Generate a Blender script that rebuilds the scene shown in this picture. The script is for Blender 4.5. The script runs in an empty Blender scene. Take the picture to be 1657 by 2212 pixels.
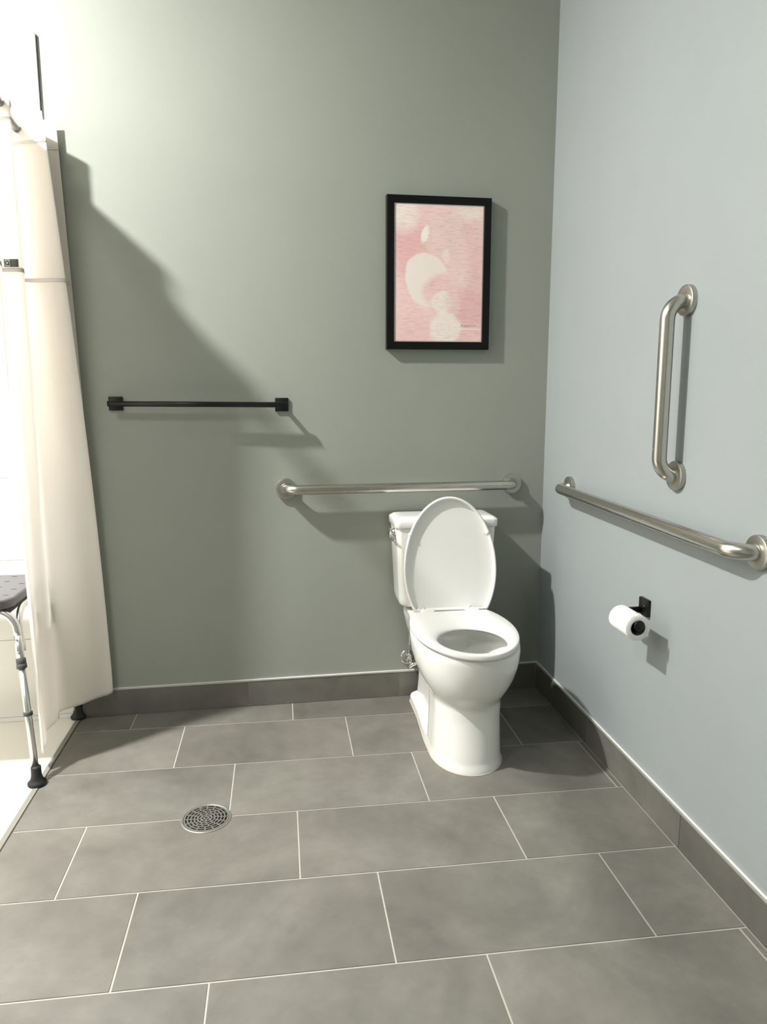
import bpy, bmesh, math, random
from mathutils import Vector, Matrix
random.seed(7)
C = bpy.context.scene.collection
PI = math.pi
A = 0.0303409          # the back wall runs very slightly out of square: y = A*x
def wy(x): return A*x

# ------------------------------------------------------------------ helpers
def setp(o, label=None, cat=None, group=None, kind=None):
    if label: o['label'] = label
    if cat: o['category'] = cat
    if group: o['group'] = group
    if kind: o['kind'] = kind
    return o
def thing(name, label, cat, loc=(0,0,0), rotz=0, group=None):
    o = bpy.data.objects.new(name, None); C.objects.link(o)
    o.location = loc; o.rotation_euler = (0,0,rotz); o.empty_display_size = .05
    return setp(o, label, cat, group)
def obj(name, bm, mat, parent=None, smooth=True, label=None, bevel=0, seg=2, sub=0, loc=None, rot=None, recalc=True):
    if recalc: bmesh.ops.recalc_face_normals(bm, faces=bm.faces)
    me = bpy.data.meshes.new(name); bm.to_mesh(me); bm.free()
    for m in (mat if isinstance(mat, (list, tuple)) else [mat]): me.materials.append(m)
    for p in me.polygons: p.use_smooth = smooth
    o = bpy.data.objects.new(name, me); C.objects.link(o)
    if parent: o.parent = parent
    if loc: o.location = loc
    if rot: o.rotation_euler = rot
    if label: o['label'] = label
    if bevel:
        b = o.modifiers.new('bevel', 'BEVEL'); b.width = bevel; b.segments = seg; b.limit_method = 'ANGLE'; b.angle_limit = .6
        if smooth:
            b.harden_normals = False
    if sub:
        s = o.modifiers.new('sub', 'SUBSURF'); s.levels = sub; s.render_levels = sub
    return o
def angle_smooth(o, deg=35):
    me = o.data
    bm = bmesh.new(); bm.from_mesh(me)
    for e in bm.edges:
        if len(e.link_faces) == 2 and e.calc_face_angle(0) > math.radians(deg): e.smooth = False
    bm.to_mesh(me); bm.free(); return o
def box(bm, x0, x1, y0, y1, z0, z1):
    vs = [bm.verts.new((x, y, z)) for x in (x0, x1) for y in (y0, y1) for z in (z0, z1)]
    for f in ((0,1,3,2),(4,6,7,5),(0,4,5,1),(2,3,7,6),(0,2,6,4),(1,5,7,3)): bm.faces.new([vs[i] for i in f])
    return vs
def prism(bm, poly, z0, z1):
    a = [bm.verts.new((x, y, z0)) for x, y in poly]; b = [bm.verts.new((x, y, z1)) for x, y in poly]
    n = len(poly)
    bm.faces.new(a[::-1]); bm.faces.new(b)
    for i in range(n): bm.faces.new((a[i], a[(i+1)%n], b[(i+1)%n], b[i]))
def loft(bm, rings, cap0=True, cap1=True, closed=True):
    rows = [[bm.verts.new(p) for p in r] for r in rings]
    n = len(rows[0])
    for a, b in zip(rows, rows[1:]):
        for i in range(n if closed else n-1):
            j = (i+1) % n
            bm.faces.new((a[i], a[j], b[j], b[i]))
    if cap0: bm.faces.new(rows[0][::-1])
    if cap1: bm.faces.new(rows[-1])
    return rows
def tube(bm, pts, r, n=20, caps=True):
    pts = [Vector(p) for p in pts]
    rs = r if isinstance(r, (list, tuple)) else [r]*len(pts)
    t0 = (pts[1]-pts[0]).normalized()
    u = t0.cross(Vector((0,0,1)))
    if u.length < .1: u = t0.cross(Vector((1,0,0)))
    u.normalize(); rings = []
    for i, p in enumerate(pts):
        if i == 0: t = t0
        elif i == len(pts)-1: t = (pts[i]-pts[i-1]).normalized()
        else: t = ((pts[i]-pts[i-1]).normalized() + (pts[i+1]-pts[i]).normalized()).normalized()
        u = (u - t*u.dot(t)).normalized(); v = t.cross(u)
        rings.append([p + (u*math.cos(a)+v*math.sin(a))*rs[i] for a in [2*PI*k/n for k in range(n)]])
    loft(bm, rings, caps, caps)
def arc_path(corners, rad, seg=10):
    """polyline whose inner corners are rounded by arcs of radius rad"""
    P = [Vector(c) for c in corners]; out = [P[0]]
    for i in range(1, len(P)-1):
        a = (P[i-1]-P[i]).normalized(); b = (P[i+1]-P[i]).normalized()
        ang = a.angle(b); d = rad/math.tan(ang/2)
        s = P[i]+a*d; e = P[i]+b*d; c = P[i] + (a+b).normalized()*rad/math.sin(ang/2)
        v0 = s-c; v1 = e-c; w = v0.angle(v1)
        for k in range(seg+1):
            t = k/seg
            out.append(c + v0*math.sin((1-t)*w)/math.sin(w) + v1*math.sin(t*w)/math.sin(w))
    out.append(P[-1]); return out
def lathe(bm, prof, axis='Z', origin=(0,0,0), n=36, cap=True):
    """prof: (radius, height) list, revolved about an axis through origin; a vector may be given as axis"""
    ax = {'X': Vector((1,0,0)), 'Y': Vector((0,1,0)), 'Z': Vector((0,0,1))}.get(axis) if isinstance(axis, str) else Vector(axis).normalized()
    u = ax.orthogonal().normalized(); v = ax.cross(u); o = Vector(origin)
    rings = [[o + ax*h + (u*math.cos(2*PI*k/n)+v*math.sin(2*PI*k/n))*r for k in range(n)] for r, h in prof]
    loft(bm, rings, cap, cap)
def catmull(P, t):
    n = len(P)-1; i = min(int(t*n), n-1); f = t*n - i
    p0, p1, p2, p3 = P[max(i-1,0)], P[i], P[i+1], P[min(i+2,n)]
    return tuple(.5*((2*b)+(-a+c)*f+(2*a-5*b+4*c-d)*f*f+(-a+3*b-3*c+d)*f**3) for a, b, c, d in zip(p0, p1, p2, p3))
def sst(a, b, x):
    t = max(0, min(1, (x-a)/(b-a))); return t*t*(3-2*t)
def interp(tab, x):
    if x <= tab[0][0]: return tab[0][1]
    for (a, u), (b, v) in zip(tab, tab[1:]):
        if x <= b:
            t = (x-a)/(b-a); return u+(v-u)*t
    return tab[-1][1]

# ---------------------------------------------------------------- materials
def lin(c):
    return tuple(((v/255)/12.92 if v/255 <= .04045 else ((v/255+.055)/1.055)**2.4) for v in c) + (1,)
def mat(name, rgb, rough=.5, metal=0, spec=None, coat=0, sss=0, trans=0, ior=None):
    m = bpy.data.materials.new(name); m.use_nodes = True
    b = m.node_tree.nodes['Principled BSDF']
    b.inputs['Base Color'].default_value = lin(rgb); b.inputs['Roughness'].default_value = rough; b.inputs['Metallic'].default_value = metal
    if spec is not None: b.inputs['Specular IOR Level'].default_value = spec
    if coat: b.inputs['Coat Weight'].default_value = coat; b.inputs['Coat Roughness'].default_value = .06
    if trans: b.inputs['Transmission Weight'].default_value = trans
    if ior: b.inputs['IOR'].default_value = ior
    return m
class NT:
    def __init__(s, m): s.m = m; s.t = m.node_tree; s.b = s.t.nodes['Principled BSDF']
    def n(s, typ, **kw):
        d = s.t.nodes.new(typ)
        for k, v in kw.items():
            if k in d.inputs.keys() if hasattr(d.inputs, 'keys') else False: d.inputs[k].default_value = v
            else: setattr(d, k, v)
        return d
    def l(s, a, b): s.t.links.new(a, b)
    def math(s, op, a, b=None, c=None, clamp=False):
        d = s.t.nodes.new('ShaderNodeMath'); d.operation = op; d.use_clamp = clamp
        for i, v in enumerate((a, b, c)):
            if v is None: continue
            if isinstance(v, (int, float)): d.inputs[i].default_value = v
            else: s.l(v, d.inputs[i])
        return d.outputs[0]
    def coord(s, kind='Object', scale=(1,1,1), rot=(0,0,0), loc=(0,0,0)):
        tc = s.t.nodes.new('ShaderNodeTexCoord'); mp = s.t.nodes.new('ShaderNodeMapping')
        mp.inputs['Scale'].default_value = scale; mp.inputs['Rotation'].default_value = rot; mp.inputs['Location'].default_value = loc
        s.l(tc.outputs[kind], mp.inputs['Vector']); return mp.outputs[0]
    def noise(s, vec, scale, detail=4, rough=.5, out='Fac', dist=0):
        d = s.t.nodes.new('ShaderNodeTexNoise'); d.inputs['Scale'].default_value = scale; d.inputs['Detail'].default_value = detail
        d.inputs['Roughness'].default_value = rough; d.inputs['Distortion'].default_value = dist
        s.l(vec, d.inputs['Vector']); return d.outputs[out]
    def ramp(s, fac, stops):
        d = s.t.nodes.new('ShaderNodeValToRGB'); e = d.color_ramp.elements
        while len(e) < len(stops): e.new(.5)
        for el, (p, c) in zip(e, stops): el.position = p; el.color = c
        s.l(fac, d.inputs['Fac']); return d.outputs['Color']
    def mix(s, fac, a, b, typ='MIX'):
        d = s.t.nodes.new('ShaderNodeMix'); d.data_type = 'RGBA'; d.blend_type = typ
        for sock, v in ((d.inputs[0], fac), (d.inputs[6], a), (d.inputs[7], b)):
            if isinstance(v, (int, float)): sock.default_value = v
            elif isinstance(v, tuple): sock.default_value = v
            else: s.l(v, sock)
        return d.outputs[2]
    def bump(s, h, strength=.1, dist=.001):
        d = s.t.nodes.new('ShaderNodeBump'); d.inputs['Strength'].default_value = strength; d.inputs['Distance'].default_value = dist
        s.l(h, d.inputs['Height']); s.l(d.outputs[0], s.b.inputs['Normal'])
def paint(name, rgb, amt=.03, rough=.55):
    m = mat(name, rgb, rough, spec=.25); n = NT(m); v = n.coord()
    f = n.noise(v, 1.7, 3, .6); c = lin(rgb)
    n.l(n.ramp(f, [(.3, tuple(x*(1-amt) for x in c[:3])+(1,)), (.7, tuple(min(1, x*(1+amt)) for x in c[:3])+(1,))]), n.b.inputs['Base Color'])
    n.bump(n.noise(v, 260, 3, .6), .12, .0006); return m
M = {}
M['wall'] = paint('grey_green_paint', (148,152,143))
M['wall_side'] = paint('grey_green_paint_cool_lit', (149,155,155))  # same paint as the back wall, cooler light put into its colour
M['ceiling'] = paint('ceiling_paint', (205,204,200))
M['porcelain'] = mat('porcelain', (240,240,235), .12, spec=.6, coat=.4)
M['plastic_white'] = mat('white_plastic', (236,235,231), .22, spec=.5)
M['black'] = mat('black_metal', (12,12,12), .38, spec=.4)
M['chrome'] = mat('chrome', (210,210,208), .08, 1)
M['alu'] = mat('brushed_aluminium', (214,214,210), .3, 1)
M['rubber'] = mat('black_rubber', (26,27,27), .6)
M['rubber_grey'] = mat('grey_rubber', (66,67,68), .55)
M['seat_grey'] = mat('grey_plastic', (94,92,95), .42)
M['seat_dark'] = mat('dark_slot', (22,22,24), .7)
M['paper'] = mat('tissue_paper', (240,240,236), .9, spec=.1)
M['card'] = mat('shaded_cardboard_core', (70,62,54), .9)  # cardboard darkened to carry the shade inside the roll
M['trimmetal'] = mat('satin_trim_metal', (196,196,188), .3, .7)
M['darkgap'] = mat('dark_joint', (62,60,54), .7)
M['caulk'] = mat('old_caulk', (190,182,160), .6)
m = mat('water', (235,240,240), .02); n = NT(m)
tr = n.t.nodes.new('ShaderNodeBsdfTransparent'); tr.inputs[0].default_value = (.94,.97,.97,1); gl = n.t.nodes.new('ShaderNodeBsdfGlossy'); gl.inputs['Roughness'].default_value = .02
fr = n.t.nodes.new('ShaderNodeFresnel'); fr.inputs[0].default_value = 1.33; mx = n.t.nodes.new('ShaderNodeMixShader')
n.l(fr.outputs[0], mx.inputs[0]); n.l(tr.outputs[0], mx.inputs[1]); n.l(gl.outputs[0], mx.inputs[2]); n.l(mx.outputs[0], n.t.nodes['Material Output'].inputs['Surface']); M['water'] = m
M['panel_plastic'] = mat('shower_pan', (226,220,208), .3)
M['tag'] = mat('grey_green_tag', (70,78,72), .6)
M['taglight'] = mat('tag_print', (170,178,170), .6)
# brushed steel
m = mat('brushed_steel', (197,194,186), .26, 1); n = NT(m)
f = n.noise(n.coord(scale=(1,1,1)), 40, 2, .5); r_ = n.t.nodes.new('ShaderNodeMapRange'); r_.inputs[3].default_value = .22; r_.inputs[4].default_value = .3
n.l(f, r_.inputs[0]); n.l(r_.outputs[0], n.b.inputs['Roughness']); M['steel'] = m
m = mat('flange_steel', (182,180,172), .34, 1); M['steel2'] = m
# curtain fabric
m = mat('white_polyester', (250,247,243), .62, spec=.3); n = NT(m)
n.b.inputs['Sheen Weight'].default_value = .2
v = n.coord(); w1 = n.noise(v, 9, 4, .55, dist=.6); w2 = n.noise(n.coord(scale=(700,700,700)), 1, 1)
n.bump(n.math('ADD', w1, n.math('MULTIPLY', w2, .02)), .5, .006)
tr = n.t.nodes.new('ShaderNodeBsdfTranslucent'); tr.inputs[0].default_value = lin((252,249,245))
mx = n.t.nodes.new('ShaderNodeMixShader'); mx.inputs[0].default_value = .55
out = n.t.nodes['Material Output']; n.l(n.b.outputs[0], mx.inputs[1]); n.l(tr.outputs[0], mx.inputs[2]); n.l(mx.outputs[0], out.inputs['Surface'])
M['curtain'] = m
# floor / baseboard stoneware, per-tile tint comes from a face attribute
def stoneware(name, base, dark, warm):
    m = mat(name, base, .42, spec=.35); n = NT(m)
    v = n.coord(); at = n.t.nodes.new('ShaderNodeAttribute'); at.attribute_name = 'tile_tint'
    off = n.t.nodes.new('ShaderNodeVectorMath'); off.operation = 'ADD'
    sc = n.t.nodes.new('ShaderNodeVectorMath'); sc.operation = 'SCALE'; sc.inputs['Scale'].default_value = 37
    n.l(at.outputs['Color'], sc.inputs[0]); n.l(v, off.inputs[0]); n.l(sc.outputs[0], off.inputs[1]); v2 = off.outputs[0]
    big = n.noise(v2, 2.4, 5, .6, dist=.8); fine = n.noise(v2, 14, 6, .65)
    c = n.ramp(big, [(.3, lin(dark)), (.52, lin(base)), (.72, tuple(min(1, x*1.28) for x in lin(base)[:3])+(1,))])
    c = n.mix(n.math('MULTIPLY', n.noise(v2, 1.6, 3, .5), .6, clamp=True), c, lin(warm))
    c = n.mix(.35, c, n.ramp(fine, [(.3, (.68,.68,.68,1)), (.7, (1.25,1.25,1.25,1))]), 'MULTIPLY')
    sep = n.t.nodes.new('ShaderNodeSeparateColor'); n.l(at.outputs['Color'], sep.inputs[0])
    g = n.math('ADD', n.math('MULTIPLY', sep.outputs[0], .16), .93)
    cmb = n.t.nodes.new('ShaderNodeCombineColor')
    for i in range(3): n.l(g, cmb.inputs[i])
    c = n.mix(1.0, c, cmb.outputs[0], 'MULTIPLY')
    n.l(c, n.b.inputs['Base Color'])
    n.bump(fine, .12, .001); return m
M['floor'] = stoneware('grey_stoneware', (117,116,109), (96,95,89), (121,113,105))
M['base'] = stoneware('grey_stoneware_skirting', (106,105,98), (92,91,86), (107,101,95))
M['grout'] = paint('light_grout', (178,175,164), .04, .8)
M['showertile'] = mat('white_wall_tile', (240,238,232), .22)
M['showergrout'] = mat('grey_grout', (176,172,164), .8)
# painting
def artwork():
    m = mat('pink_abstract_print', (226,186,180), .35); n = NT(m)
    v = n.coord('UV')
    nz = n.noise(n.coord('UV', scale=(1,1.6,1)), 6, 5, .6, out='Color')
    d = n.t.nodes.new('ShaderNodeVectorMath'); d.operation = 'SUBTRACT'; n.l(nz, d.inputs[0]); d.inputs[1].default_value = (.5,.5,.5)
    e = n.t.nodes.new('ShaderNodeVectorMath'); e.operation = 'SCALE'; e.inputs['Scale'].default_value = .05; n.l(d.outputs[0], e.inputs[0])
    f = n.t.nodes.new('ShaderNodeVectorMath'); f.operation = 'ADD'; n.l(v, f.inputs[0]); n.l(e.outputs[0], f.inputs[1]); V = f.outputs[0]
    AR = 1.55   # height / width
    def ell(cx, cy, rx, ry, soft=.12, rot=0):
        # cx, cy measured in picture widths from the left / top edge
        mp = n.t.nodes.new('ShaderNodeVectorMath'); mp.operation = 'SUBTRACT'; n.l(V, mp.inputs[0]); mp.inputs[1].default_value = (cx, 1-cy/AR, 0)
        s2 = n.t.nodes.new('ShaderNodeVectorMath'); s2.operation = 'MULTIPLY'; n.l(mp.outputs[0], s2.inputs[0]); s2.inputs[1].default_value = (1, AR, 0)
        rt = n.t.nodes.new('ShaderNodeVectorRotate'); rt.rotation_type = 'Z_AXIS'; rt.inputs['Angle'].default_value = rot; n.l(s2.outputs[0], rt.inputs['Vector'])
        s3 = n.t.nodes.new('ShaderNodeVectorMath'); s3.operation = 'MULTIPLY'; n.l(rt.outputs[0], s3.inputs[0]); s3.inputs[1].default_value = (1/rx, 1/ry, 0)
        ln = n.t.nodes.new('ShaderNodeVectorMath'); ln.operation = 'LENGTH'; n.l(s3.outputs[0], ln.inputs[0])
        mr = n.t.nodes.new('ShaderNodeMapRange'); mr.interpolation_type = 'SMOOTHSTEP'
        mr.inputs[1].default_value = 1+soft; mr.inputs[2].default_value = 1-soft; n.l(ln.outputs['Value'], mr.inputs[0]); return mr.outputs[0]
    col = n.ramp(n.noise(v, 3, 3), [(.3, lin((234,192,190))), (.7, lin((242,212,206)))])
    deep = lin((228,178,176)); pale = lin((240,230,222)); mid = lin((234,208,200)); white = lin((246,240,234))
    def lay(c, mask, k, rgb): return n.mix(n.math('MULTIPLY', mask, k), c, rgb)
    col = lay(col, ell(.16,.50,.24,.36,.5), .7, deep)
    col = lay(col, ell(.86,1.16,.2,.22,.5), .7, deep)
    col = lay(col, ell(.10,.10,.17,.2,.5), .75, pale)
    col = lay(col, ell(.88,.07,.2,.1,.6), .7, pale)
    col = lay(col, ell(.57,.36,.235,.26,.1), .65, mid)
    col = lay(col, ell(.335,.33,.045,.1,.3,.25), .9, white)
    big = n.math('MULTIPLY', ell(.365,.845,.245,.315,.06,-.25), n.math('SUBTRACT', 1, ell(.63,.985,.315,.225,.16)))
    col = lay(col, big, .92, pale)
    col = lay(col, ell(.58,.57,.035,.08,.4), .6, pale)
    col = lay(col, ell(.53,1.10,.12,.13,.18), .8, pale)
    col = lay(col, ell(.67,1.11,.09,.12,.18), .6, mid)
    col = lay(col, ell(.58,1.40,.18,.19,.15), .85, pale)
    # fine brushed ripples
    rip = n.noise(n.coord('UV', scale=(9,105,1)), 1, 4, .65, dist=.9)
    rmask = n.math('MULTIPLY', n.math('SUBTRACT', 1, big), .6)
    col = n.mix(rmask, col, n.ramp(rip, [(.30, (.72,.62,.62,1)), (.46, (1,1,1,1)), (.68, (1.16,1.14,1.14,1))]), 'MULTIPLY')
    # short scribbled signature, lower right
    sx = n.t.nodes.new('ShaderNodeSeparateXYZ'); n.l(v, sx.inputs[0])
    def band(s, a, b): return n.math('MULTIPLY', n.math('GREATER_THAN', s, a), n.math('LESS_THAN', s, b))
    sg = n.math('MULTIPLY', band(sx.outputs[0], .75, .93), band(sx.outputs[1], .112, .122))
    sg = n.math('MULTIPLY', sg, n.math('GREATER_THAN', n.noise(n.coord('UV', scale=(60,60,1)), 1, 2), .47))
    col = lay(col, sg, .6, lin((120,80,84)))
    wl = n.math('MULTIPLY', n.math('GREATER_THAN', sx.outputs[0], .73), band(sx.outputs[1], .088, .097))
    col = lay(col, wl, .8, white)
    n.l(col, n.b.inputs['Base Color']); n.bump(rip, .25, .001)
    return m
M['art'] = artwork()

# ------------------------------------------------------------- room shell
ZC = 3.20; XL = -3.35; YF = -4.3
XS = -1.88             # where the dry floor meets the shower
def wall(name, poly, z0, z1, m):
    bm = bmesh.new(); prism(bm, poly, z0, z1); o = obj(name, bm, m, smooth=False); o['kind'] = 'structure'; return o
wall('wall_back', [(0, 0), (XL-.1, wy(XL-.1)), (XL-.1, .25), (0, .25)], -.05, ZC, M['wall'])
wall('wall_right', [(0, .25), (.12, .25), (.12, YF-.1), (0, YF-.1)], -.05, ZC, M['wall_side'])
wall('wall_left', [(XL, wy(XL)), (XL-.1, wy(XL-.1)), (XL-.1, YF-.1), (XL, YF-.1)], -.05, ZC, M['wall'])
wall('wall_front', [(XL, YF), (0, YF), (0, YF-.1), (XL, YF-.1)], -.05, ZC, M['wall'])
wall('ceiling', [(XL-.1, .25), (.12, .25), (.12, YF-.1), (XL-.1, YF-.1)], ZC, ZC+.1, M['ceiling'])
wall('wall_partition', [(-2.06, -1.66), (-1.84, -1.66), (-1.84, -1.78), (-2.06, -1.78)], -.05, ZC, M['wall'])

def tile_mesh(polys, zt, zb, cham=.0012):
    """flat tiles: convex polygons (counter-clockwise) as slightly raised slabs, a tint per tile"""
    bm = bmesh.new(); lay = bm.loops.layers.float_color.new('tile_tint')
    for poly in polys:
        c = (random.random(), random.random(), random.random(), 1)
        cx = sum(p[0] for p in poly)/len(poly); cy = sum(p[1] for p in poly)/len(poly)
        def ins(p, d):
            v = Vector((cx-p[0], cy-p[1])); l = v.length; return (p[0]+(d if v.x > 0 else -d), p[1]+(d if v.y > 0 else -d))
        top = [bm.verts.new((*ins(p, cham), zt)) for p in poly]
        bot = [bm.verts.new((*p, zb)) for p in poly]
        fs = [bm.faces.new(top)]
        for i in range(len(poly)):
            j = (i+1) % len(poly); fs.append(bm.faces.new((bot[i], bot[j], top[j], top[i])))
        for f in fs:
            for l in f.loops: l[lay] = c
    return bm
TL, TD, G = .6126, .3078, .0016
XR = -.0100
Y1 = -.1945
rows = [-1.6636, -1.4605, -1.2548]
polys = []
x_left = XS + .009
for k in range(0, 14):
    yt = None if k == 0 else Y1-(k-1)*TD; yb = Y1 - k*TD if k else Y1
    if k: yt = Y1-(k-1)*TD; yb = Y1-k*TD
    x0 = rows[k % 3] - 3*TL
    edges = [x_left] + [x0+i*TL for i in range(12) if x_left+.01 < x0+i*TL < XR-.004] + [XR]
    for a, b in zip(edges, edges[1:]):
        xa, xb = a+G, b-G
        if b == XR: xb = XR-.0015
        if a == x_left: xa = a
        if k == 0: poly = [(xa, yb+G), (xb, yb+G), (xb, wy(xb)-.0115), (xa, wy(xa)-.0115)]
        else: poly = [(xa, yb+G), (xb, yb+G), (xb, yt-G), (xa, yt-G)]
        polys.append(poly)
bm = tile_mesh(polys, 0, -.002)
tint_faces = len(bm.faces)
lay = bm.loops.layers.float_color['tile_tint']
gv = [bm.verts.new(p) for p in ((x_left-.005, YF, -.0014), (0, YF, -.0014), (0, 0, -.0014), (x_left-.005, wy(x_left), -.0014))]
gf = bm.faces.new(gv); gf.material_index = 1
for l in gf.loops: l[lay] = (0,0,0,1)
lv = [bm.verts.new(v.co + Vector((0,0,-.05))) for v in gv]
for i in range(4):
    f = bm.faces.new((gv[i], lv[i], lv[(i+1)%4], gv[(i+1)%4])); f.material_index = 1
obj('floor', bm, [M['floor'], M['grout']], smooth=False, recalc=False)['kind'] = 'structure'
# shower floor, threshold strip
bm = bmesh.new(); prism(bm, [(XL, -1.66), (XS-.009, -1.66), (XS-.009, wy(XS)), (XL, wy(XL))], -.05, .0015)
obj('floor_shower', bm, M['panel_plastic'], smooth=False)['kind'] = 'structure'
bm = bmesh.new(); prism(bm, [(XS-.008, -1.9), (XS+.008, -1.9), (XS+.008, wy(XS)-.012), (XS-.008, wy(XS)-.012)], -.05, .003)
m = paint('threshold_metal', (136,134,122), .12, .5); obj('trim_1', bm, m, smooth=False, bevel=.001)['kind'] = 'structure'
bm = bmesh.new(); prism(bm, [(XS+.008, -1.9), (XS+.0105, -1.9), (XS+.0105, wy(XS)-.012), (XS+.008, wy(XS)-.012)], -.05, .0005)
obj('trim_2', bm, M['darkgap'], smooth=False)['kind'] = 'structure'

# baseboards: tile slabs + metal edge along the top
def baseboard(name, org, ang, length, joints, flip=1):
    # local x along the wall, local y away from it into the room
    bm = bmesh.new(); lay = bm.loops.layers.float_color.new('tile_tint')
    ed = [0]+joints+[length]
    for a, b in zip(ed, ed[1:]):
        n0 = len(bm.faces); box(bm, a+.0012, b-.0012, 0, .010, .0, .1035); bm.faces.ensure_lookup_table()
        c = (random.random(), random.random(), random.random(), 1)
        for f in bm.faces[n0:]:
            for l in f.loops: l[lay] = c
    n0 = len(bm.faces); box(bm, 0, length, 0, .0085, 0, .103); bm.faces.ensure_lookup_table()
    for f in bm.faces[n0:]: f.material_index = 1
    o = obj(name, bm, [M['base'], M['grout']], smooth=False, loc=org); o.rotation_euler[2] = ang; o['kind'] = 'structure'
    bm = bmesh.new(); box(bm, 0, length, 0, .0115, .1035, .1085)
    t = obj('edge_trim', bm, M['trimmetal'], o, smooth=False, bevel=.0015)
    bm = bmesh.new(); box(bm, 0, length, 0, .0045, .1085, .1102)
    obj('caulk_line', bm, M['plastic_white'], o, smooth=False)
    return o
ang = math.atan(A)+PI          # along the wall towards -x, local y = -room normal
L_ = math.hypot(1, A)
baseboard('baseboard_back', (0, 0, 0), ang, 1.868*L_, [.0113, .609*L_, 1.224*L_])
baseboard('baseboard_right', (0, YF, 0), PI/2, -YF-.012, [-YF-3.6, -YF-2.97, -YF-2.36, -YF-1.745, -YF-1.132, -YF-.520])

# shower back wall tiling
bm = bmesh.new(); lay = None
def bslab(bm, xa, xb, d0, d1, z0, z1):
    prism(bm, [(xa, wy(xa)-d1), (xb, wy(xb)-d1), (xb, wy(xb)-d0), (xa, wy(xa)-d0)], z0, z1)
zj = [.0015, .021, .330, .639, .948, 1.257, 1.566, 1.875, 2.184, 2.453]
for a, b in zip(zj, zj[1:]):
    for xa, xb in ((-1.956+.0015, -1.868), (-1.956-.613+.0015, -1.956-.0015), (-1.956-2*.613+.0015, -1.956-.613-.0015), (XL, -1.956-2*.613-.0015)):
        bslab(bm, xa, xb, .002, .0085, a+.0012, b-.0012)
n0 = len(bm.faces); bslab(bm, XL, -1.8685, .001, .0078, .001, 2.452); bm.faces.ensure_lookup_table()
for f in bm.faces[n0:]: f.material_index = 1
obj('wall_shower_back', bm, [M['showertile'], M['showergrout']], smooth=False)['kind'] = 'structure'
bm = bmesh.new()
for a, b in zip(zj, zj[1:]):
    for ya, yb in ((-1.657, -1.235), (-1.232, -.622), (-.619, -.101)): box(bm, XL, XL+.012, ya, yb, a+.0012, b-.0012)
n0 = len(bm.faces); box(bm, XL, XL+.011, -1.658, -.10, .001, 2.452); bm.faces.ensure_lookup_table()
for f in bm.faces[n0:]: f.material_index = 1
obj('wall_shower_left', bm, [M['showertile'], M['showergrout']], smooth=False)['kind'] = 'structure'
bm = bmesh.new(); bslab(bm, -1.868, -1.8650, .0, .0088, .1, 2.453)
obj('trim_3', bm, mat('dark_edge_profile', (92,92,88), .5, .3), smooth=False)['kind'] = 'structure'

# ------------------------------------------------------------- floor drain
dr = thing('floor_drain', 'round grey metal floor drain grate set in the grey floor tiles', 'drain', (-1.3205, -.815, 0))
bm = bmesh.new(); lathe(bm, [(.0735,-.01), (.0735,.0016), (.0722,.0026), (.0685,.0030), (.0675,.0022), (.0670,.0006), (.0665,-.01)], n=72, cap=False)
dm = mat('drain_metal', (176,173,166), .38, .75)
angle_smooth(obj('rim', bm, dm, dr), 30)
# grate: a disc of solid metal with concentric rows of slots
bm = bmesh.new()
radii = [(0, .0052, 1)] + [(.0052+.0058*0, 0, 0)]
rr = [.006, .0155, .0255, .0355, .0455, .0555]; slots = [0, 6, 9, 12, 16, 16, 16]
def annulus(bm, r0, r1, a0, a1, z, seg):
    v0 = [bm.verts.new((r0*math.cos(a0+(a1-a0)*i/seg), r0*math.sin(a0+(a1-a0)*i/seg), z)) for i in range(seg+1)]
    v1 = [bm.verts.new((r1*math.cos(a0+(a1-a0)*i/seg), r1*math.sin(a0+(a1-a0)*i/seg), z)) for i in range(seg+1)]
    for i in range(seg): bm.faces.new((v0[i], v1[i], v1[i+1], v0[i+1]))
gw = .0046
bands = [(.0032, .0052), (.0125, .0170), (.0235, .0275), (.0335, .0372), (.0435, .0470), (.0540, .0660)]
bands = [(.0040,.0085), (.0135,.0180), (.0232,.0272), (.0328,.0365), (.0425,.0462), (.0525,.0560), (.0618,.0662)]
for a, b in bands: annulus(bm, a, b, 0, 2*PI, 0, 72)
for (a, b), (c, d), ns in zip(bands, bands[1:], [6, 8, 12, 14, 16, 16]):
    for k in range(ns):
        th = 2*PI*k/ns + ns*.1; w = .0016/((b+c)/2)*1.25
        annulus(bm, b-.0003, c+.0003, th-w, th+w, 0, 2)
r = bmesh.ops.extrude_face_region(bm, geom=bm.faces[:])
bmesh.ops.translate(bm, verts=[e for e in r['geom'] if isinstance(e, bmesh.types.BMVert)], vec=(0,0,-.0016))
obj('grate', bm, dm, dr, smooth=False, loc=(0,0,.0024))
bm = bmesh.new(); lathe(bm, [(.0668,.0003), (.0668,.0006)], n=48); obj('well_shade_disc', bm, mat('well_shade_black', (14,14,13), .9), dr)  # flat black disc on the unbroken floor, stands in for shade under the grate
for s in (1, -1):
    bm = bmesh.new(); lathe(bm, [(.0028,0), (.0028,.0012), (.002,.0018)], n=16)
    obj('screw', bm, M['chrome'], dr, loc=(.0595*math.cos(1.9 if s > 0 else -.75), .0595*math.sin(1.9 if s > 0 else -.75), .0024))

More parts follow.
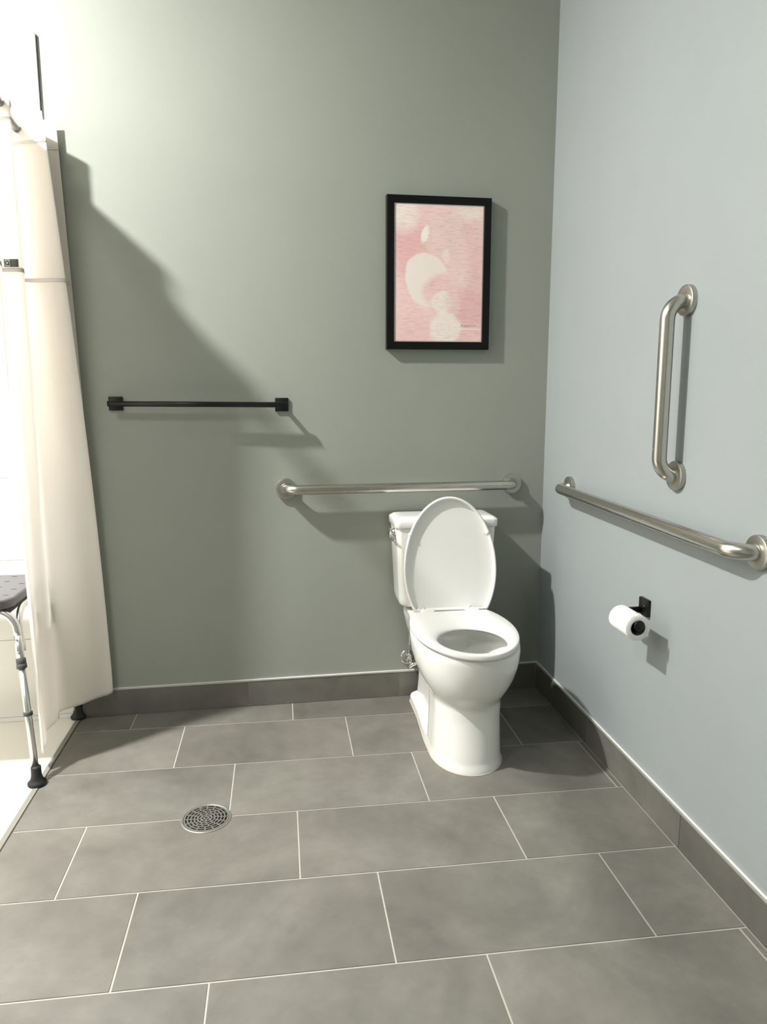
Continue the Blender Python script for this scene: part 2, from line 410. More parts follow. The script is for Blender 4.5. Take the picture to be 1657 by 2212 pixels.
# ---------------------------------------------------------------- toilet
XT = -.457
to = thing('toilet', 'white two-piece toilet with raised lid in the corner below the grab bars', 'toilet', (XT, 0, 0))
N = 120
def egg(yf, yb, ym, hw, nf=2.0, nr=2.0, n=N, taper=0):
    out = []
    for k in range(n):
        t = 2*PI*k/n; c, s = math.cos(t), math.sin(t)
        e = nf if s < 0 else nr
        x = hw*math.copysign(abs(c)**(2/e), c); y = abs(s)**(2/e)
        y = ym-(ym-yf)*y if s < 0 else ym+(yb-ym)*y
        if s > 0 and taper: x *= 1-taper*((y-ym)/(yb-ym))**1.5
        out.append((x, y))
    return out
hwf = [(0,.1240),(.012,.1230),(.03,.1195),(.06,.1180),(.12,.1155),(.17,.1140),(.218,.1150),(.234,.1205),(.250,.1300),(.268,.1410),(.29,.1530),(.32,.1660),(.35,.1745),(.38,.1795),(.400,.1815),(.410,.1810),(.418,.178)]
yff = [(0,-.688),(.012,-.686),(.03,-.680),(.06,-.676),(.12,-.666),(.17,-.659),(.215,-.658),(.230,-.669),(.248,-.685),(.266,-.700),(.29,-.715),(.32,-.729),(.35,-.740),(.38,-.747),(.400,-.750),(.410,-.750),(.418,-.747)]
hwr = [(0,.114),(.024,.113),(.030,.110),(.034,.098),(.037,.084),(.10,.078),(.17,.078),(.20,.084),(.24,.098),(.28,.115),(.33,.131),(.38,.142),(.418,.144)]
ymm = [(0,-.52),(.2,-.54),(.26,-.52),(.418,-.49)]
zs = [0,.006,.012,.02,.026,.030,.032,.034,.036,.038,.044,.06,.09,.12,.15,.17,.185,.197,.206,.215,.224,.233,.243,.254,.265,.278,.291,.305,.32,.335,.35,.365,.38,.392,.400,.406,.411,.4155]
def smooth_tab(tab, z, d=.006):
    return sum(interp(tab, z+o) for o in (-d, -d/2, 0, d/2, d))/5
def footprint(yf, ym, y0, y1, yb, rc, e=2.1):
    """unit-width outline: front arc, side stations bunched between y0 and y1, blunt rounded rear"""
    side = [ym+(y0-ym)*k/5 for k in range(1, 6)] + [y0+(y1-y0)*k/16 for k in range(1, 17)] + [y1+(yb-rc-y1)*k/8 for k in range(1, 9)]
    q = [(1, y) for y in side] + [(1-.22*(1-math.cos(a)), yb-rc+rc*math.sin(a)) for a in [PI/2*k/8 for k in range(1, 9)]]
    out = []
    for k in range(61):
        t = PI+PI*k/60; c, sn_ = math.cos(t), math.sin(t)
        out.append((math.copysign(abs(c)**(2/e), c), ym-(ym-yf)*abs(sn_)**(2/e)))
    return out + q + [(-x, y) for x, y in q[::-1]]
rings = []
for z in zs:
    hf = smooth_tab(hwf, z); yf = smooth_tab(yff, z); hr = interp(hwr, z); ym = interp(ymm, z)
    Lb = .010 + .27*sst(.17, .33, z) + .24*(1-sst(.026, .036, z)); y0 = -.455 - .02*sst(.18, .3, z)
    pts = []
    for x, y in footprint(yf, ym, y0, y0+Lb, -.06, .03):
        b = sst(y0, y0+Lb, y); pts.append((x*(hf*(1-b)+hr*b), y, z))
    rings.append(pts)
pts = rings[-1]; rings.append([(x*.975, y+(.005 if y < -.3 else -.002), .4180) for x, y, z in pts])
N = len(pts)
# interior of the bowl
inner = [(.4182,.160,-.730,-.330,-.53),(.4165,.146,-.716,-.362,-.53),(.412,.139,-.709,-.378,-.54),(.400,.136,-.706,-.385,-.55),(.392,.139,-.710,-.378,-.55),(.375,.141,-.712,-.372,-.55),
         (.355,.136,-.707,-.380,-.55),(.335,.125,-.696,-.394,-.55),(.315,.110,-.680,-.412,-.55),(.300,.094,-.660,-.430,-.55),(.285,.078,-.640,-.448,-.55),(.270,.064,-.62,-.462,-.55),(.25,.05,-.605,-.478,-.55)]
def ring_on(ref, yf, yb, ym, hw, z):
    """closed oval with one point per point of the outer outline, by direction from its centre"""
    out = []
    for x, y, _ in ref:
        a = math.atan2((y-ym)/.26, x/.18); c, sn_ = math.cos(a), math.sin(a)
        out.append((hw*c, ym+((ym-yf) if sn_ < 0 else (yb-ym))*sn_, z))
    return out
for z, hw, yf, yb, ym in inner: rings.append(ring_on(rings[len(zs)], yf, yb, ym, hw, z))
bm = bmesh.new(); loft(bm, rings)
body = obj('bowl', bm, M['porcelain'], to); angle_smooth(body, 50)
bm = bmesh.new(); loft(bm, [[(x, y, .300) for x, y in egg(-.658, -.432, -.55, .0925)], [(x, y, .296) for x, y in egg(-.655, -.436, -.55, .0895)]])
obj('water', bm, M['water'], to)
# caulk bead around the foot
pts = []
for x, y in footprint(-.6905, -.52, -.455, -.205, -.058, .03):
    b = sst(-.455, -.205, y); pts.append((x*(.1262*(1-b)+.1160*b), y, 0))
bm = bmesh.new(); loft(bm, [[(x*1.004, y, -.001) for x, y, z in pts], [(x*.999, y+.001, .0018) for x, y, z in pts], [(x*.985, y+(.003 if y < -.5 else 0), .0032) for x, y, z in pts]])
obj('caulk_bead', bm, M['caulk'], to, label='yellowed caulk bead around the foot')
# seat ring
def trunc(yf, yb, ym, ryb, hw, n=100, m=14):
    """oval cut off straight at the rear"""
    t0 = math.asin(min(1, (yb-ym)/ryb)); out = []
    for k in range(n+1):
        t = t0 - (PI+2*t0)*k/n; c, sn_ = math.cos(t), math.sin(t)
        out.append((hw*c, ym+(ryb*sn_ if sn_ > 0 else (ym-yf)*sn_)))
    a, b = out[-1], out[0]
    return out + [(a[0]+(b[0]-a[0])*k/m, yb) for k in range(1, m)]
O = trunc(-.768, -.288, -.470, .292, .1805)
I = []
for x, y in O:
    a = math.atan2((y+.595)/.24, x/.18); c, sn_ = math.cos(a), math.sin(a); I.append((.1135*c, -.598+(.130 if sn_ < 0 else .126)*sn_))
prof = [(.04,.4285),(.004,.4295),(-.006,.433),(-.003,.4385),(.02,.4430),(.07,.4452),(.40,.4450),(.70,.4430),(.88,.4400),(.97,.4350),(1.0,.4300),(.99,.4290),(.93,.4285)]
rings = [[(o[0]+(i[0]-o[0])*a, o[1]+(i[1]-o[1])*a, z) for o, i in zip(O, I)] for a, z in prof]; rings.append(rings[0])
bm = bmesh.new(); loft(bm, rings, False, False); bmesh.ops.remove_doubles(bm, verts=bm.verts, dist=1e-6)
obj('seat', bm, M['plastic_white'], to)
# raised lid; built flat (x, h) then stood up leaning back a little
def lidpt(x, h, d):      # d = distance towards the room from the lid's rear plane
    lean = math.radians(5.5)
    return (x+.006-.008*h, -.266 - d*math.cos(lean) + h*math.sin(lean), .4385 + h*math.cos(lean) + d*math.sin(lean)*.6)
LO = [(x, -y) for x, y in trunc(-.431, 0, -.154, .254, .1785)]
lc = (0, .2)
def shrink(p, s): return (p[0]*(1-s/.17), lc[1]+(p[1]-lc[1])*(1-s/.21))
lp = [(.030,-.004),(.012,-.002),(.004,.003),(0,.009),(.0015,.0155),(.004,.0175),(.008,.0165),(.0100,.0125),(.0112,.0035),(.016,.0022),(.06,.0020)]
rings = [[lidpt(*shrink(p, s), d) for p in LO] for s, d in lp]
bm = bmesh.new(); loft(bm, rings)
lid = obj('lid', bm, M['plastic_white'], to); angle_smooth(lid, 60)
for x, h in ((-.150, .292), (.144, .292), (-.112, .012), (.078, .010)):
    bm = bmesh.new()
    big = h > .1
    r0, r1 = ((.0075, .009) if big else (.010, .004))
    o_ = Vector(lidpt(x, h, .004)); lathe(bm, [(r0, 0), (r0, .010), (r0*.7, .0145 if big else .008)], axis=(0,-1,.09), origin=o_, n=20)
    obj('bumper', bm, M['plastic_white'], lid)
# hinge caps and hinge bar between seat and lid
for x in (-.085, .085):
    bm = bmesh.new(); box(bm, x-.026, x+.026, -.300, -.262, .419, .4495)
    obj('hinge', bm, M['plastic_white'], to, bevel=.007, seg=3)
bm = bmesh.new(); tube(bm, [(-.130, -.272, .4415), (.130, -.272, .4415)], .0085, 16); obj('hinge_bar', bm, M['plastic_white'], to)
# tank
def rrect(hx, y0, y1, r, n=10, bow=0):
    out = []; yc = (y0+y1)/2; hy = (y1-y0)/2
    for cx, cy, a0 in ((hx-r, y1-r, 0), (-hx+r, y1-r, PI/2), (-hx+r, y0+r, PI), (hx-r, y0+r, 1.5*PI)):
        for k in range(n+1):
            a = a0 + PI/2*k/n; out.append((cx+r*math.cos(a), cy+r*math.sin(a)))
    if bow:
        out = [(x, y-(bow*(1-(x/hx)**2) if y < yc else 0)) for x, y in out]
    return out
rings = []
for z, hx, y0, r in ((.4285,.148,-.165,.04),(.4305,.163,-.180,.036),(.435,.172,-.188,.032),(.444,.1775,-.192,.030),(.465,.180,-.194,.026),(.55,.1845,-.197,.024),(.65,.189,-.200,.022),(.743,.1930,-.203,.020)):
    rings.append([(x+.004, y, z) for x, y in rrect(hx, y0, -.032, r, bow=.006)])
bm = bmesh.new(); loft(bm, rings); angle_smooth(obj('tank', bm, M['porcelain'], to), 50)
rings = []
for z, g, r in ((.7437,-.004,.018),(.7445,.004,.020),(.747,.0060,.021),(.771,.0065,.021),(.7740,.0055,.021),(.7785,-.0010,.021),(.7825,-.0075,.020),(.7845,-.0135,.018),(.7858,-.030,.014)):
    rings.append([(x+.004, y, z) for x, y in rrect(.1945+g, -.203-g, -.030+min(g,.002), r, bow=.006)])
bm = bmesh.new(); loft(bm, rings); angle_smooth(obj('tank_lid', bm, M['porcelain'], to), 50)
bm = bmesh.new(); loft(bm, [[(x, y, z) for x, y in rrect(.075, -.155, -.06, .03)] for z in (.414, .437)]); obj('tank_gasket', bm, M['rubber'], to)
# side flush lever
bm = bmesh.new(); lathe(bm, [(.0165,0), (.0165,.005), (.013,.009), (.010,.014), (.010,.020)], axis=(-1,0,0), origin=(-.1875,-.150,.722), n=28)
esc = obj('flush_lever', bm, M['chrome'], to, label='small chrome flush lever on the tank side')
bm = bmesh.new()
loft(bm, [[(-.2085-.0085*math.cos(a)*s, y, .7205-dz+.0185*math.sin(a)*s) for a in [2*PI*k/20 for k in range(20)]] for y, s, dz in ((-.128,.35,0),(-.130,.75,0),(-.136,.95,0),(-.150,1,.001),(-.166,.9,.004),(-.176,.7,.008),(-.180,.3,.010))])
obj('lever_arm', bm, M['chrome'], esc)
bm = bmesh.new(); tube(bm, [(-.205,-.172,.708), (-.202,-.190,.700), (-.197,-.203,.697), (-.194,-.209,.700)], [.0055,.005,.0045,.003], 12); obj('lever_tip', bm, M['chrome'], esc)

# ------------------------------------------------- shut-off valve on the wall
vx = -.570; vy = wy(vx)
va = thing('shutoff_valve', 'chrome water shut-off valve with oval handle on wall left of the toilet', 'valve', (vx, vy, .166))
bm = bmesh.new(); lathe(bm, [(.0315,0), (.0315,.002), (.029,.006), (.019,.010), (.012,.0115)], axis=(0,-1,0), n=40); obj('escutcheon', bm, M['chrome'], va)
bm = bmesh.new(); tube(bm, [(0,0,0), (0,-.046,0)], .0085, 20); lathe(bm, [(.011,0),(.013,.003),(.013,.018),(.011,.021)], axis=(0,-1,0), origin=(0,-.026,0), n=6)
tube(bm, [(0,-.040,-.006), (0,-.040,.018)], .0095, 18); lathe(bm, [(.0095,0),(.0105,.002),(.0105,.012),(.007,.016)], axis='Z', origin=(0,-.040,.014), n=6)
tube(bm, [(0,-.045,0), (.004,-.066,-.008)], .006, 14); obj('valve_body', bm, M['chrome'], va)
bm = bmesh.new(); sph = [(.0,-.006)]
hd = Vector((.75,-.35,.62)).normalized(); hn = Vector((.25,-.8,-.55)); hn = (hn-hd*hn.dot(hd)).normalized(); hs = hd.cross(hn)
cen = Vector((.006,-.072,-.012)); ringsv = []
for a, s in ((-.006,.6),(-.004,.95),(0,1),(.004,.95),(.006,.6)):
    ringsv.append([cen + hn*a + hd*(.0235*s*math.cos(t)) + hs*(.0125*s*math.sin(t)) for t in [2*PI*k/32 for k in range(32)]])
loft(bm, ringsv); obj('handle', bm, M['chrome'], va)
bm = bmesh.new(); tube(bm, arc_path([(0,-.040,.028), (0,-.042,.12), (-.004,-.075,.20), (-.004,-.085,.272)], .08, 8), .0046, 14)
obj('supply_tube', bm, M['chrome'], va)

# -------------------------------------------------------------- grab bars
def grab_bar(name, label, p0, p1, nrm, R=.019, off=.057):
    """p0,p1 flange centres on the wall, nrm = into the room"""
    p0, p1, nrm = Vector(p0), Vector(p1), Vector(nrm).normalized()
    mid = (p0+p1)/2; t = thing(name, label, 'grab bar', mid)
    a, b = p0-mid, p1-mid
    bm = bmesh.new(); tube(bm, arc_path([a+nrm*.004, a+nrm*off, b+nrm*off, b+nrm*.004], .050, 16), R, 32); obj('bar', bm, M['steel'], t)
    for q in (a, b):
        bm = bmesh.new(); lathe(bm, [(.0405,0),(.0405,.0105),(.0395,.0130),(.0370,.0142),(R+.0025,.0142),(R+.0012,.0165)], axis=nrm, origin=q, n=48)
        angle_smooth(obj('flange', bm, M['steel2'], t), 40)
nb = Vector((A, -1, 0)).normalized()
grab_bar('grab_bar', 'long horizontal steel grab bar on the back wall above the toilet tank', (-1.059, wy(-1.059), .884), (-.140, wy(-.140), .884), nb)
grab_bar('grab_bar', 'long horizontal steel grab bar on the right wall above the toilet paper', (0, -.281, .900), (0, -1.352, .888), (-1,0,0))
grab_bar('grab_bar', 'short vertical steel grab bar on the right wall', (0, -.991, 1.487), (0, -.993, 1.023), (-1,0,0))

# ---------------------------------------------------------- black towel bar
tb = thing('towel_bar', 'thin black towel bar with square wall plates, beside the shower curtain', 'towel bar', (-1.3715, wy(-1.3715), 1.212), math.atan(A))
for s in (-1, 1):
    x = s*.3045; zz = -s*.0035
    bm = bmesh.new(); box(bm, x-.025, x+.025, -.009, 0, -.0255+zz, .0255+zz); obj('wall_plate', bm, M['black'], tb, bevel=.0012)
    bm = bmesh.new(); tube(bm, [(x, -.006, zz), (x, -.062, zz)], .0085, 20); obj('post', bm, M['black'], tb)
bm = bmesh.new(); tube(bm, [(-.323, -.059, .0036), (.322, -.059, -.0036)], .0100, 20); obj('bar', bm, M['black'], tb)

# ------------------------------------------------------------------ picture
fx0, fx1, fz0, fz1 = -.6625, -.2565, 1.4180, 1.9810
pf = thing('framed_picture', 'pink abstract print in a black frame on the back wall above the toilet', 'picture', ((fx0+fx1)/2, wy((fx0+fx1)/2), (fz0+fz1)/2), math.atan(A))
W_, H_ = fx1-fx0, fz1-fz0; bw = .0285; dp = .026
bm = bmesh.new()
prf = [(0, 0), (0, dp-.001), (.001, dp), (bw-.001, dp), (bw, dp-.001), (bw, .008), (bw, 0)]
rings = []
for ins, d in prf:
    x, z = W_/2-ins, H_/2-ins
    rings.append([(-x,-d,-z),(x,-d,-z),(x,-d,z),(-x,-d,z)])
rings.append(rings[0]); loft(bm, rings, False, False)
obj('frame', bm, mat('black_frame', (4,4,4), .45, spec=.25), pf, smooth=False)
def flat_plate(x, z, y, th, m, name, parent):
    bm = bmesh.new(); box(bm, -x, x, y, y+th, -z, z); uv = bm.loops.layers.uv.new('UVMap')
    for f in bm.faces:
        for l in f.loops: l[uv].uv = ((l.vert.co.x+x)/(2*x), (l.vert.co.z+z)/(2*z))
    return obj(name, bm, m, parent, smooth=False)
flat_plate(W_/2-bw+.002, H_/2-bw+.002, -.0215, .004, M['paper'], 'mat_board', pf)
flat_plate(W_/2-bw-.003, H_/2-bw-.003, -.0225, .001, M['art'], 'print', pf)

# ------------------------------------------------------------ toilet paper
tp = thing('toilet_paper_holder', 'black wall-mounted toilet paper holder on the right wall', 'paper holder', (0, -.870, .615))
bm = bmesh.new(); box(bm, -.011, 0, -.026, .026, -.0255, .0255); obj('wall_plate', bm, M['black'], tp, bevel=.0015)
bm = bmesh.new(); lathe(bm, [(.0022,0),(.002,.001)], axis=(-1,0,0), origin=(-.011,-.006,.004), n=12); obj('set_screw', bm, M['chrome'], tp)
bm = bmesh.new(); tube(bm, arc_path([(-.006, .012, -.012), (-.092, .012, -.012), (-.092, -.132, -.012)], .012, 8), .0095, 18); obj('arm', bm, M['black'], tp)
bm = bmesh.new(); lathe(bm, [(.0095,0),(.0150,.001),(.0155,.002),(.0155,.005),(.0145,.0065)], axis=(0,-1,0), origin=(-.092,-.130,-.012), n=24); obj('end_cap', bm, M['black'], tp)
tr_ = thing('toilet_paper_roll', 'white toilet paper roll hanging on the black holder', 'toilet paper', (-.092, -.945, .5945))
ro, ri, hl = .0365, .0215, .0525
bm = bmesh.new()
rg = []
for r_, y in ((ri,-hl),(ro-.0015,-hl),(ro,-hl+.0012),(ro,hl-.0012),(ro-.0015,hl),(ri,hl)):
    rg.append([(r_*math.cos(a), y, r_*math.sin(a)) for a in [2*PI*k/64 for k in range(64)]])
rg.append(rg[0]); loft(bm, rg, False, False); bmesh.ops.remove_doubles(bm, verts=bm.verts, dist=1e-7)
mp_ = M['paper']; n = NT(mp_); n.bump(n.noise(n.coord(scale=(1,1,1)), 160, 3, .6), .35, .001)
angle_smooth(obj('paper', bm, M['paper'], tr_), 40)
bm = bmesh.new(); rg = [[(r_*math.cos(a), y, r_*math.sin(a)) for a in [2*PI*k/40 for k in range(40)]] for r_, y in ((ri+.0002,-hl+.0002),(ri+.0002,hl-.0002),(ri-.0012,hl-.0002),(ri-.0012,-hl+.0002))]
rg.append(rg[0]); loft(bm, rg, False, False); obj('core', bm, M['card'], tr_)
bm = bmesh.new()   # loose sheet end lying on the roll
nn = 14; rowsv = []
for i in range(nn+1):
    a = math.radians(62 + 46*i/nn); r_ = ro+.0005+.0008*(i/nn)**3
    rowsv.append([(-r_*math.cos(math.pi-a) if False else r_*math.cos(a+.35), -hl+.001+2*(hl-.001)*j/8, r_*math.sin(a+.35)+.0006*math.sin(j*1.3)*(i/nn)) for j in range(9)])
loft(bm, rowsv, False, False, closed=False)
o = obj('loose_sheet', bm, M['paper'], tr_); s_ = o.modifiers.new('s', 'SOLIDIFY'); s_.thickness = .0005

# ------------------------------------------------------ shower rod + curtain
ZR = 2.130
def rodx(y): return -1.934 + .062*math.sin(PI*min(1, max(0, (-y-.06)/1.58)))
rd = thing('shower_rod', 'dark grey metal shower rod carrying the white curtain', 'shower rod', (-1.934, -.072, ZR))
bm = bmesh.new(); tube(bm, [(rodx(y)+1.934, y+.072, 0) for y in [-.075-(1.58)*k/40 for k in range(41)]], .0125, 24)
obj('rod', bm, mat('rod_metal', (120,120,120), .22, 1), rd)
bm = bmesh.new(); lathe(bm, [(.031,0),(.031,.004),(.026,.010),(.015,.020)], axis=(0,-1,0), n=36); obj('flange', bm, M['chrome'], rd)
bm = bmesh.new(); lathe(bm, [(.031,0),(.031,.004),(.026,.010),(.015,.020)], axis=(0,1,0), origin=(0,-1.587,0), n=36); obj('flange', bm, M['chrome'], rd)

top = [(-1.815,-.075),(-1.85,-.078),(-1.90,-.080),(-1.955,-.080),(-1.975,-.088),(-1.95,-.098),(-1.905,-.118),(-1.864,-.138),(-1.838,-.156),(-1.842,-.160),(-1.885,-.146),(-1.925,-.128),(-1.962,-.112),(-1.982,-.118),(-1.968,-.150),(-1.935,-.215),(-1.900,-.285),(-1.874,-.345),(-1.880,-.352),(-1.915,-.338),(-1.955,-.318),(-1.976,-.325),(-1.965,-.355),(-1.930,-.410),(-1.893,-.470),(-1.900,-.478),(-1.950,-.462)]
bot = [(-1.775,-.068),(-1.790,-.068),(-1.800,-.070),(-1.810,-.074),(-1.812,-.078),(-1.800,-.080),(-1.785,-.080),(-1.758,-.079),(-1.743,-.083),(-1.752,-.094),(-1.792,-.110),(-1.830,-.127),(-1.868,-.143),(-1.900,-.162),(-1.914,-.198),(-1.908,-.228),(-1.900,-.255),(-1.900,-.280),(-1.908,-.305),(-1.914,-.330),(-1.914,-.355),(-1.904,-.378),(-1.896,-.398),(-1.893,-.418),(-1.899,-.438),(-1.895,-.455),(-1.886,-.470)]
ZT, ZB = 2.176, .062
def cur(u, z):
    v = (ZT-z)/(ZT-ZB)
    w = 1-(1-min(1, v*1.02))**1.55
    a = catmull(top, u); b = catmull(bot, u)
    x, y = a[0]+(b[0]-a[0])*w, a[1]+(b[1]-a[1])*w
    # soft secondary folds that fade in below the band
    k = sst(.05, .35, v)*(1-.6*sst(.8, 1, v))
    x += k*(.0045*math.sin(u*31+v*2.0) + .003*math.sin(u*53-v*3)); y += k*.004*math.sin(u*44+v*2.6)
    return x, y
NU, NV = 330, 150
sc = thing('shower_curtain', 'white fabric shower curtain bunched in pleats at the left edge', 'curtain', (-1.90, -.25, ZT))
def cmesh(z0, z1, u0, u1, nu, nv, off=0):
    bm = bmesh.new(); R_ = []
    for j in range(nv+1):
        row = []
        for i in range(nu+1):
            u = u0+(u1-u0)*i/nu; z = z0+(z1-z0)*j/nv
            hem = sst(.25, 0, (z-ZB)/1.0) if z < ZB+.25 else 0
            zz = z + hem*(-.013*math.sin((u-.08)*9)*sst(.4, .55, u) + .010 + .030*sst(.53, .33, u) + .008*sst(.36, .31, u))
            x, y = cur(u, z)
            if off:
                x2, y2 = cur(min(1, u+.002), z); x1, y1 = cur(max(0, u-.002), z)
                nx, ny = (y2-y1), -(x2-x1); l = math.hypot(nx, ny) or 1
                x += off*nx/l; y += off*ny/l
            row.append((x+1.90, y+.25, zz-ZT))
        R_.append(row)
    loft(bm, R_, False, False, closed=False); return bm
bm = cmesh(ZT-.09, ZB, 0, 1, NU, NV)
o = obj('curtain_panel', bm, M['curtain'], sc); s_ = o.modifiers.new('s', 'SOLIDIFY'); s_.thickness = .0008; s_.offset = 0
bm = cmesh(ZT, ZT-.094, 0, 1, NU, 8)
mb = M['curtain'].copy(); mb.name = 'heavier_band_fabric'
o = obj('top_band', bm, mb, sc); s_ = o.modifiers.new('s', 'SOLIDIFY'); s_.thickness = .0022; s_.offset = 0
bm = cmesh(1.646, 1.634, 0, 1, NU, 2)
ms = mat('seam_fabric', (206,198,192), .7); o = obj('seam', bm, ms, sc); s_ = o.modifiers.new('s', 'SOLIDIFY'); s_.thickness = .004; s_.offset = 0
bm = cmesh(ZT-.088, ZT-.094, 0, 1, NU, 2)
o = obj('seam', bm, ms, sc); s_ = o.modifiers.new('s', 'SOLIDIFY'); s_.thickness = .0035; s_.offset = 0
for y in (-.081, -.1275, -.335, -.470):
    bm = bmesh.new(); rg = []
    ax = Vector((.12, -1, 0)).normalized()
    lathe(bm, [(.0165,-.0035),(.0265,-.0035),(.0285,-.001),(.0285,.001),(.0265,.0035),(.0165,.0035),(.0145,.001),(.0145,-.001),(.0165,-.0035)], axis=ax, n=36, cap=False)
    obj('curtain_ring', bm, M['plastic_white'], sc, loc=(rodx(y)+1.90, y+.25, ZR-ZT))
# small woven tag sewn on the seam of the near pleat
tg = bmesh.new()
# it sits on the camera-facing side of the near pleat
o = obj('brand_tag', cmesh(1.672, 1.648, .682, .752, 14, 3, -.004), M['tag'], sc); s_ = o.modifiers.new('s', 'SOLIDIFY'); s_.thickness = .0012; s_.offset = 0
o = obj('tag_print', cmesh(1.6705, 1.6495, .722, .746, 6, 3, -.0052), M['taglight'], sc)
def tagpoint(u, z, off):
    x, y = cur(u, z); x2, y2 = cur(u+.002, z); x1, y1 = cur(u-.002, z); l = math.hypot(x2-x1, y2-y1)
    return Vector((x+off*(y2-y1)/l+1.90, y-off*(x2-x1)/l+.25, z-ZT)), Vector(((x2-x1)/l, (y2-y1)/l, 0))
p, t_ = tagpoint(.735, 1.660, -.0062)
bm = bmesh.new()
for k in range(24):
    a0, a1 = 2*PI*k/24, 2*PI*(k+1)/24
    q = [bm.verts.new(p + t_*(rr2*math.cos(a)) + Vector((0,0,rr2*math.sin(a)*1.1))) for rr2, a in ((.0042,a0),(.0068,a0),(.0068,a1),(.0042,a1))]
    bm.faces.new(q)
bm.faces.new([bm.verts.new(p + t_*a*(-1) + Vector((0,0,b))) for a, b in ((.002,-.003),(.0035,-.0015),(.0075,-.006),(.006,-.0078))])
obj('tag_letter', bm, M['rubber'], sc, recalc=False)
tg.free()

# ------------------------------------------------------------ shower stool
st = thing('shower_stool', 'shower stool with grey slotted seat and adjustable aluminium legs', 'stool', (-2.160, -.310, 0))
hx, hy = .212, .180
def oct(hx, hy, ch, z, n=5):
    pts = []
    for sx, sy in ((1,1),(-1,1),(-1,-1),(1,-1)):
        cs = [(hx, hy-ch), (hx-ch*.35, hy-ch*.35), (hx-ch, hy)]
        if sx*sy < 0: cs = cs[::-1]
        pts += [(sx*a, sy*b, z) for a, b in cs]
    return pts
rings = [oct(hx-.014, hy-.014, .045, .566), oct(hx-.002, hy-.002, .052, .568), oct(hx, hy, .052, .573), oct(hx, hy, .052, .594), oct(hx-.003, hy-.003, .050, .5985), oct(hx-.008, hy-.008, .048, .600), oct(hx-.010, hy-.010, .047, .5985), oct(hx-.013, hy-.013, .046, .5985), oct(hx-.016, hy-.016, .044, .600)]
bm = bmesh.new(); loft(bm, rings); angle_smooth(obj('seat', bm, M['seat_grey'], st), 30)
seat_o = bpy.data.objects['seat.001']
for i in range(-3, 4):
    for j in range(-4, 5):
        if (i+j) % 2: continue
        x, y = i*.060, j*.036
        if abs(x) > hx-.03 or abs(y) > hy-.025 or (abs(x) > hx-.06 and abs(y) > hy-.05): continue
        bm = bmesh.new(); rr_ = [(.0095*math.copysign(abs(math.cos(a))**.7, math.cos(a)), .0028*math.sin(a)) for a in [2*PI*k/16 for k in range(16)]]
        loft(bm, [[(x+a, y+b, .5996) for a, b in rr_], [(x+a, y+b, .6004) for a, b in rr_]]); obj('drain_slot', bm, M['seat_dark'], seat_o)
def leg(sx, sy):
    fx, fy = (.277, .243); txx, tyy = (.219, .150)
    # lines measured from the near right leg
    top_ = Vector((sx*txx, sy*tyy, .535)); foot = Vector((sx*fx, sy*fy, .012))
    at = lambda z: top_.lerp(foot, (top_.z-z)/(top_.z-foot.z))
    d = (foot-top_).normalized()
    bm = bmesh.new(); tube(bm, [at(.478), at(.385)], .0126, 20); lg = obj('leg', bm, M['alu'], st)
    bm = bmesh.new(); tube(bm, [at(.40), at(.02)], .0112, 20); obj('extension_tube', bm, M['alu'], lg)
    bm = bmesh.new(); lathe(bm, [(.0135,0),(.0150,.001),(.0150,.016),(.0140,.0175),(.0160,.0185),(.0160,.031),(.0145,.033)], axis=d, origin=at(.405), n=28); obj('locking_collar', bm, M['rubber_grey'], lg)
    bm = bmesh.new(); lathe(bm, [(.0125,0),(.0143,.001),(.0143,.013),(.0125,.014)], axis=d, origin=at(.235), n=28); obj('clip_ring', bm, M['rubber_grey'], lg)
    bm = bmesh.new(); lathe(bm, [(.0150,.062),(.0155,.060),(.0160,.035),(.0185,.022),(.0235,.014),(.0285,.009),(.0290,.003),(.0275,0)], origin=(foot.x, foot.y, .0017), n=36); obj('rubber_foot', bm, M['rubber'], lg)
    for z in (.467, .425):
        p = at(z) + Vector((0, -.0128 if sy < 0 else .0128, 0)); bm = bmesh.new(); lathe(bm, [(.0045,0),(.0045,.0015),(.002,.0028)], axis=(0, -1 if sy < 0 else 1, .2), origin=p, n=14); obj('rivet', bm, M['chrome'], lg)
    return at
ats = {}
for sx in (1, -1):
    for sy in (-1, 1): ats[(sx, sy)] = leg(sx, sy)
for sy in (-1, 1):   # bent tubes joining the legs left to right below the seat
    a, b = ats[(1, sy)](.47), ats[(-1, sy)](.47); up = .556
    pth = arc_path([a, ats[(1, sy)](.556), ats[(-1, sy)](.556), b], .070, 12)
    bm = bmesh.new(); tube(bm, pth, .0122, 20); obj('cross_frame', bm, M['alu'], st)
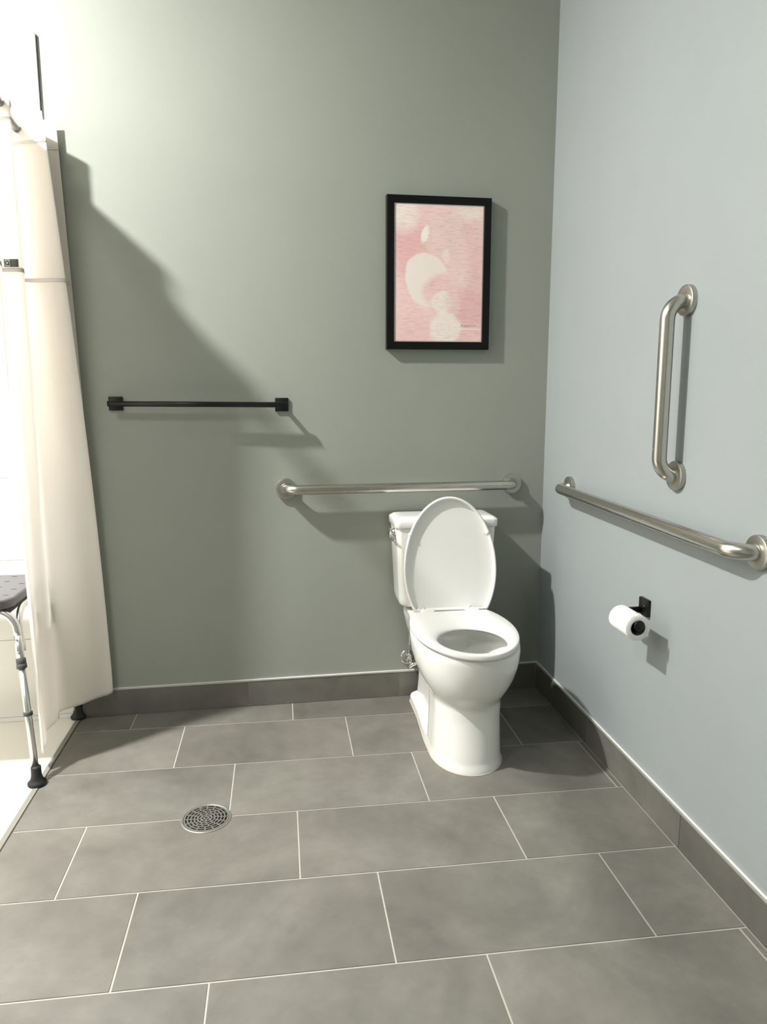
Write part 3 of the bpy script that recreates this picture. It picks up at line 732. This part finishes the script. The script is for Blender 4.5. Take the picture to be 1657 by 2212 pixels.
for sx in (1, -1):   # bent tubes joining front to back legs
    a, b = ats[(sx, -1)](.42), ats[(sx, 1)](.42)
    a = a+Vector((0, .0255, 0)); b = b-Vector((0, .0255, 0))
    ca, cb = ats[(sx, -1)](.554)+Vector((0,.0255,0)), ats[(sx, 1)](.554)-Vector((0,.0255,0))
    pth = arc_path([a, ca, cb, b], .066, 12)
    bm = bmesh.new(); tube(bm, pth, .0105, 18); obj('side_brace', bm, M['alu'], st)
for sx in (1, -1):
    bm = bmesh.new(); box(bm, *sorted((sx*(hx-.052), sx*(hx-.020))), -hy+.03, hy-.03, .540, .568); obj('seat_bracket', bm, M['rubber'], st, bevel=.004)

# ------------------------------------------------------------------- lights
def area(name, loc, size, power, color=(1,1,1), rot=(0,0,0), shape='DISK', spread=180):
    l = bpy.data.lights.new(name, 'AREA'); l.shape = shape; l.size = size; l.energy = power; l.color = color; l.spread = math.radians(spread)
    o = bpy.data.objects.new(name, l); C.objects.link(o); o.location = loc; o.rotation_euler = rot; return o
area('shower_downlight', (-2.72, -.97, ZC-.01), .13, 196, (1,.99,.97))
area('room_light', (-2.60, -2.55, ZC-.01), .35, 34, (.98,.99,1))
w = bpy.data.worlds.new('world'); bpy.context.scene.world = w; w.use_nodes = True
w.node_tree.nodes['Background'].inputs[0].default_value = (.8,.85,.9,1); w.node_tree.nodes['Background'].inputs[1].default_value = .2

# ------------------------------------------------------------------- camera
cam = bpy.data.cameras.new('camera'); co = bpy.data.objects.new('camera', cam); C.objects.link(co)
W0, H0 = 1657, 2212
cam.sensor_fit = 'HORIZONTAL'; cam.sensor_width = 36; cam.lens = 1533.827/W0*36
cam.shift_x = 30.812/W0; cam.shift_y = -8.042/W0*1.0
def RX(a): return Matrix.Rotation(a, 3, 'X')
R_ = Matrix.Rotation(math.radians(-7.15071375), 3, 'Z') @ Matrix.Rotation(math.radians(80.94705838), 3, 'X') @ Matrix.Rotation(math.radians(-.19893693), 3, 'Z')
co.matrix_world = Matrix.Translation((-1.0777, -2.8032, 1.2431)) @ R_.to_4x4()
cam.clip_start = .02
sn = bpy.context.scene; sn.camera = co
sn.view_settings.view_transform = 'Standard'; sn.view_settings.look = 'None'; sn.view_settings.exposure = 0; sn.view_settings.gamma = 1; sn.view_settings.use_curve_mapping = False
